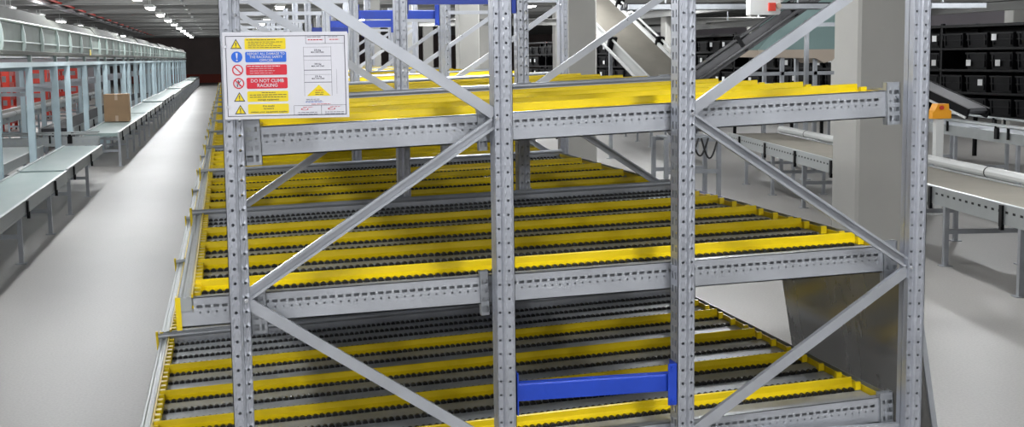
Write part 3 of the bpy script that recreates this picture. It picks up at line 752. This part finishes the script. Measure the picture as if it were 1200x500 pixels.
# overhead services on the right
t = thing('cable_ladder', 'galvanised cable ladder hanging over the right conveyors', 'cable tray', (5.5, 13.2, 2.62))
obj('side_bar', MB().box(0, 5.5, 0, .03, 0, .07), 'galv', t); obj('side_bar', MB().box(0, 5.5, .4, .43, 0, .07), 'galv', t)
for i in range(18): obj('rung', cached('rung', lambda: MB().box(0, .03, .03, .4, .01, .04), 'rung'), 'galv', t, (.1+.3*i, 0, 0))
for x in (.6, 2.6, 4.9): obj('hanger', MB().box(x, x+.02, .2, .22, .04, 1.52), 'galv', t)
obj('cables', MB().cyl((0, .12, .06), (5.5, .12, .06), .03, 6).cyl((0, .22, .06), (5.5, .24, .06), .04, 6).cyl((0, .33, .06), (5.5, .3, .06), .025, 6), 'black', t)
t = thing('control_box', 'small white electrical box with red switch under the cable ladder', 'control unit', (7.05, 12.6, 2.52))
b_ = obj('case', MB().prism([(0, 0), (.42, 0), (.44, .02), (.44, .2), (.42, .22), (.02, .22), (0, .2)], 0, .15, 'y'), 'white', t)
obj('switch', MB().box(.26, .36, -.03, 0, .05, .16), 'red', b_); obj('lamp_cap', MB().cyl((.41, -.02, .12), (.41, 0, .12), .04, 8), 'tan', b_)
obj('mount', MB().box(.2, .24, .06, .1, .22, 1.63), 'galv', t)
for i, (x, y, z, L, ax) in enumerate([(11.0, 9, 2.95, 30, 'y'), (14.5, 14, 2.75, 30, 'y'), (5.6, 24, 3.1, 16, 'x'), (5.6, 34, 2.9, 12, 'x'), (14.2, 12.5, 3.05, 12, 'x')]):
    t = thing('service_beam', 'pale steel service beam hung below the right ceiling, %s' % ['over the tote store front', 'over the tote store back', 'crossing beyond the steep incline', 'crossing far beyond the incline', 'crossing behind the tote store'][i], 'beam', (x, y, z))
    b = MB()
    if ax == 'y': b.prism([(0, 0), (.2, 0), (.2, .02), (.11, .02), (.11, .18), (.2, .18), (.2, .2), (0, .2), (0, .18), (.09, .18), (.09, .02), (0, .02)], 0, L, 'y')
    else: b.prism([(0, 0), (.2, 0), (.2, .02), (.11, .02), (.11, .18), (.2, .18), (.2, .2), (0, .2), (0, .18), (.09, .18), (.09, .02), (0, .02)], 0, L, 'x')
    obj('beam', b, 'ceilbeam', t)
    for k in range(4):
        s = L*(.1+.26*k)
        obj('hanger', MB().box(s, s+.03, .08, .11, .2, ZC-z) if ax == 'x' else MB().box(.08, .11, s, s+.03, .2, ZC-z), 'galv', t)

# drive unit on a stand between the column and the belt
t = thing('drive_unit', 'motor drive unit on a galvanised stand beyond the rack, with looping cables', 'motor', (5.35, 11.2, 0))
for dx in (0, .7):
    for dy in (0, .5): obj('leg', MB().box(dx, dx+.05, dy, dy+.05, .01, .95).box(dx-.03, dx+.08, dy-.03, dy+.08, 0, .012), 'galv', t)
for z in (.5, .9):
    obj('frame_bar', MB().box(.05, .7, .005, .045, z, z+.05), 'galv', t); obj('frame_bar', MB().box(.05, .7, .505, .545, z, z+.05), 'galv', t)
obj('base', MB().box(.05, .7, .05, .5, .95, .97), 'galv', t)
mo = obj('motor', MB().cyl((.15, .27, 1.09), (.5, .27, 1.09), .11, 14).cyl((.5, .27, 1.09), (.6, .27, 1.09), .075, 12).box(.2, .4, .2, .34, .97, 1.0), 'darksteel', t)
for k in range(6): obj('cooling_fin', cached('fin', lambda: MB().cyl((0, .27, 1.09), (.012, .27, 1.09), .125, 14), 'cooling_fin'), 'darksteel', mo, (.17+.05*k, 0, 0))
for k in range(4):
    pts = [(.1+.12*k+.22*i/10, .0-.02*k, .95-.16*math.sin(math.pi*i/10)*(1+.2*k)) for i in range(11)]
    obj('cable', MB().tube_path(pts, .012), 'black', t)

# ------------------------------------------------------------------ black tote store
SX, SY, SA = 14.0, 10.0, math.radians(6.2)
ux, uy = -math.sin(SA), math.cos(SA)
NC, TP, TZ = 48, .68, [.84, 1.25, 1.66, 2.05]
for sec in range(6):
    n = NC//6; s0 = sec*n*TP
    t = thing('storage_rack', 'black storage rack holding rows of totes, %s section from the right' % ORD[sec].replace('nearest', 'first'), 'rack', (SX+ux*s0, SY+uy*s0, 0), (0, 0, SA), 'tote storage racks')
    for k in (range(0, n, 4) if sec < 5 else range(0, n+1, 4)):
        for x in (0.02, .8):
            obj('post', cached('spost', lambda: MB().box(0, .06, -.03, .03, 0, 2.5), 'post'), 'blackplastic', t, (x, k*TP, 0))
    for z in TZ:
        obj('shelf', cached('sshelf', lambda: MB().box(0, .85, 0.03, n*TP-.03, -.04, 0), 'shelf'), 'blackplastic', t, (0, 0, z))
    obj('top_rail', cached('stop', lambda: MB().box(0, .85, 0.03, n*TP-.03, 2.42, 2.47), 'top_rail'), 'blackplastic', t)
    obj('back_sheet', cached('sbk', lambda: MB().box(.86, .88, 0, n*TP, .8, 2.47), 'back_sheet'), 'blackplastic', t)
def ordinal(n):
    if n <= 20: return ORD[n-1].replace('nearest', 'first')
    tens, u = divmod(n, 10); T = {2: 'twent', 3: 'thirt', 4: 'fort'}[tens]
    return T+'ieth' if u == 0 else T+'y-'+ORD[u-1].replace('nearest', 'first')
def tote_mesh(h):
    b = MB(); w, d = .57, .7
    # tapered bin with rim and ribs, open face towards -x
    a = [(.02, .02), (d-.02, .02), (d-.02, w-.02), (.02, w-.02)]; c = [(0, 0), (d, 0), (d, w), (0, w)]
    vs = [(x, y, 0.002) for x, y in a]+[(x, y, h-.03) for x, y in c]
    b.add(vs, [(3, 2, 1, 0)]+[(i, (i+1) % 4, 4+(i+1) % 4, 4+i) for i in range(4)])
    b.box(-.015, d, -.012, w+.012, h-.03, h); b.box(-.012, .01, .05, .07, .04, h-.03); b.box(-.012, .01, w-.07, w-.05, .04, h-.03)
    b.box(-.01, .0, .0, w, h*.5, h*.5+.015)
    return b
for ci in range(NC):
    for ri, z in enumerate(TZ):
        if random.random() < .05: continue
        h = .30 if ri < 3 else .26; lab = random.random() < (.6 if ri in (1, 2) else .35)
        s = ci*TP+.055
        nm = ['lowest', 'second', 'third', 'top'][ri]
        o = obj('storage_tote', cached(('tote', h), lambda: tote_mesh(h), 'storage_tote'), 'blackplastic', None, (SX+ux*s+.02*uy, SY+uy*s+.02*-ux*-1, z+.002), (0, 0, SA))
        tag(o, 'black tote %s, %s shelf of the tote store, %s from the right' % ('with white label card' if lab else 'without label card', nm, ordinal(ci+1)), 'tote', 'black storage totes')
        if lab:
            y = random.choice((.08, .3, .42))
            obj('label_card', cached('lcard', lambda: MB().box(-.018, -.0155, 0, .13, 0, .11), 'label_card'), 'labelcard', o, (0, y, random.choice((.06, .12))))
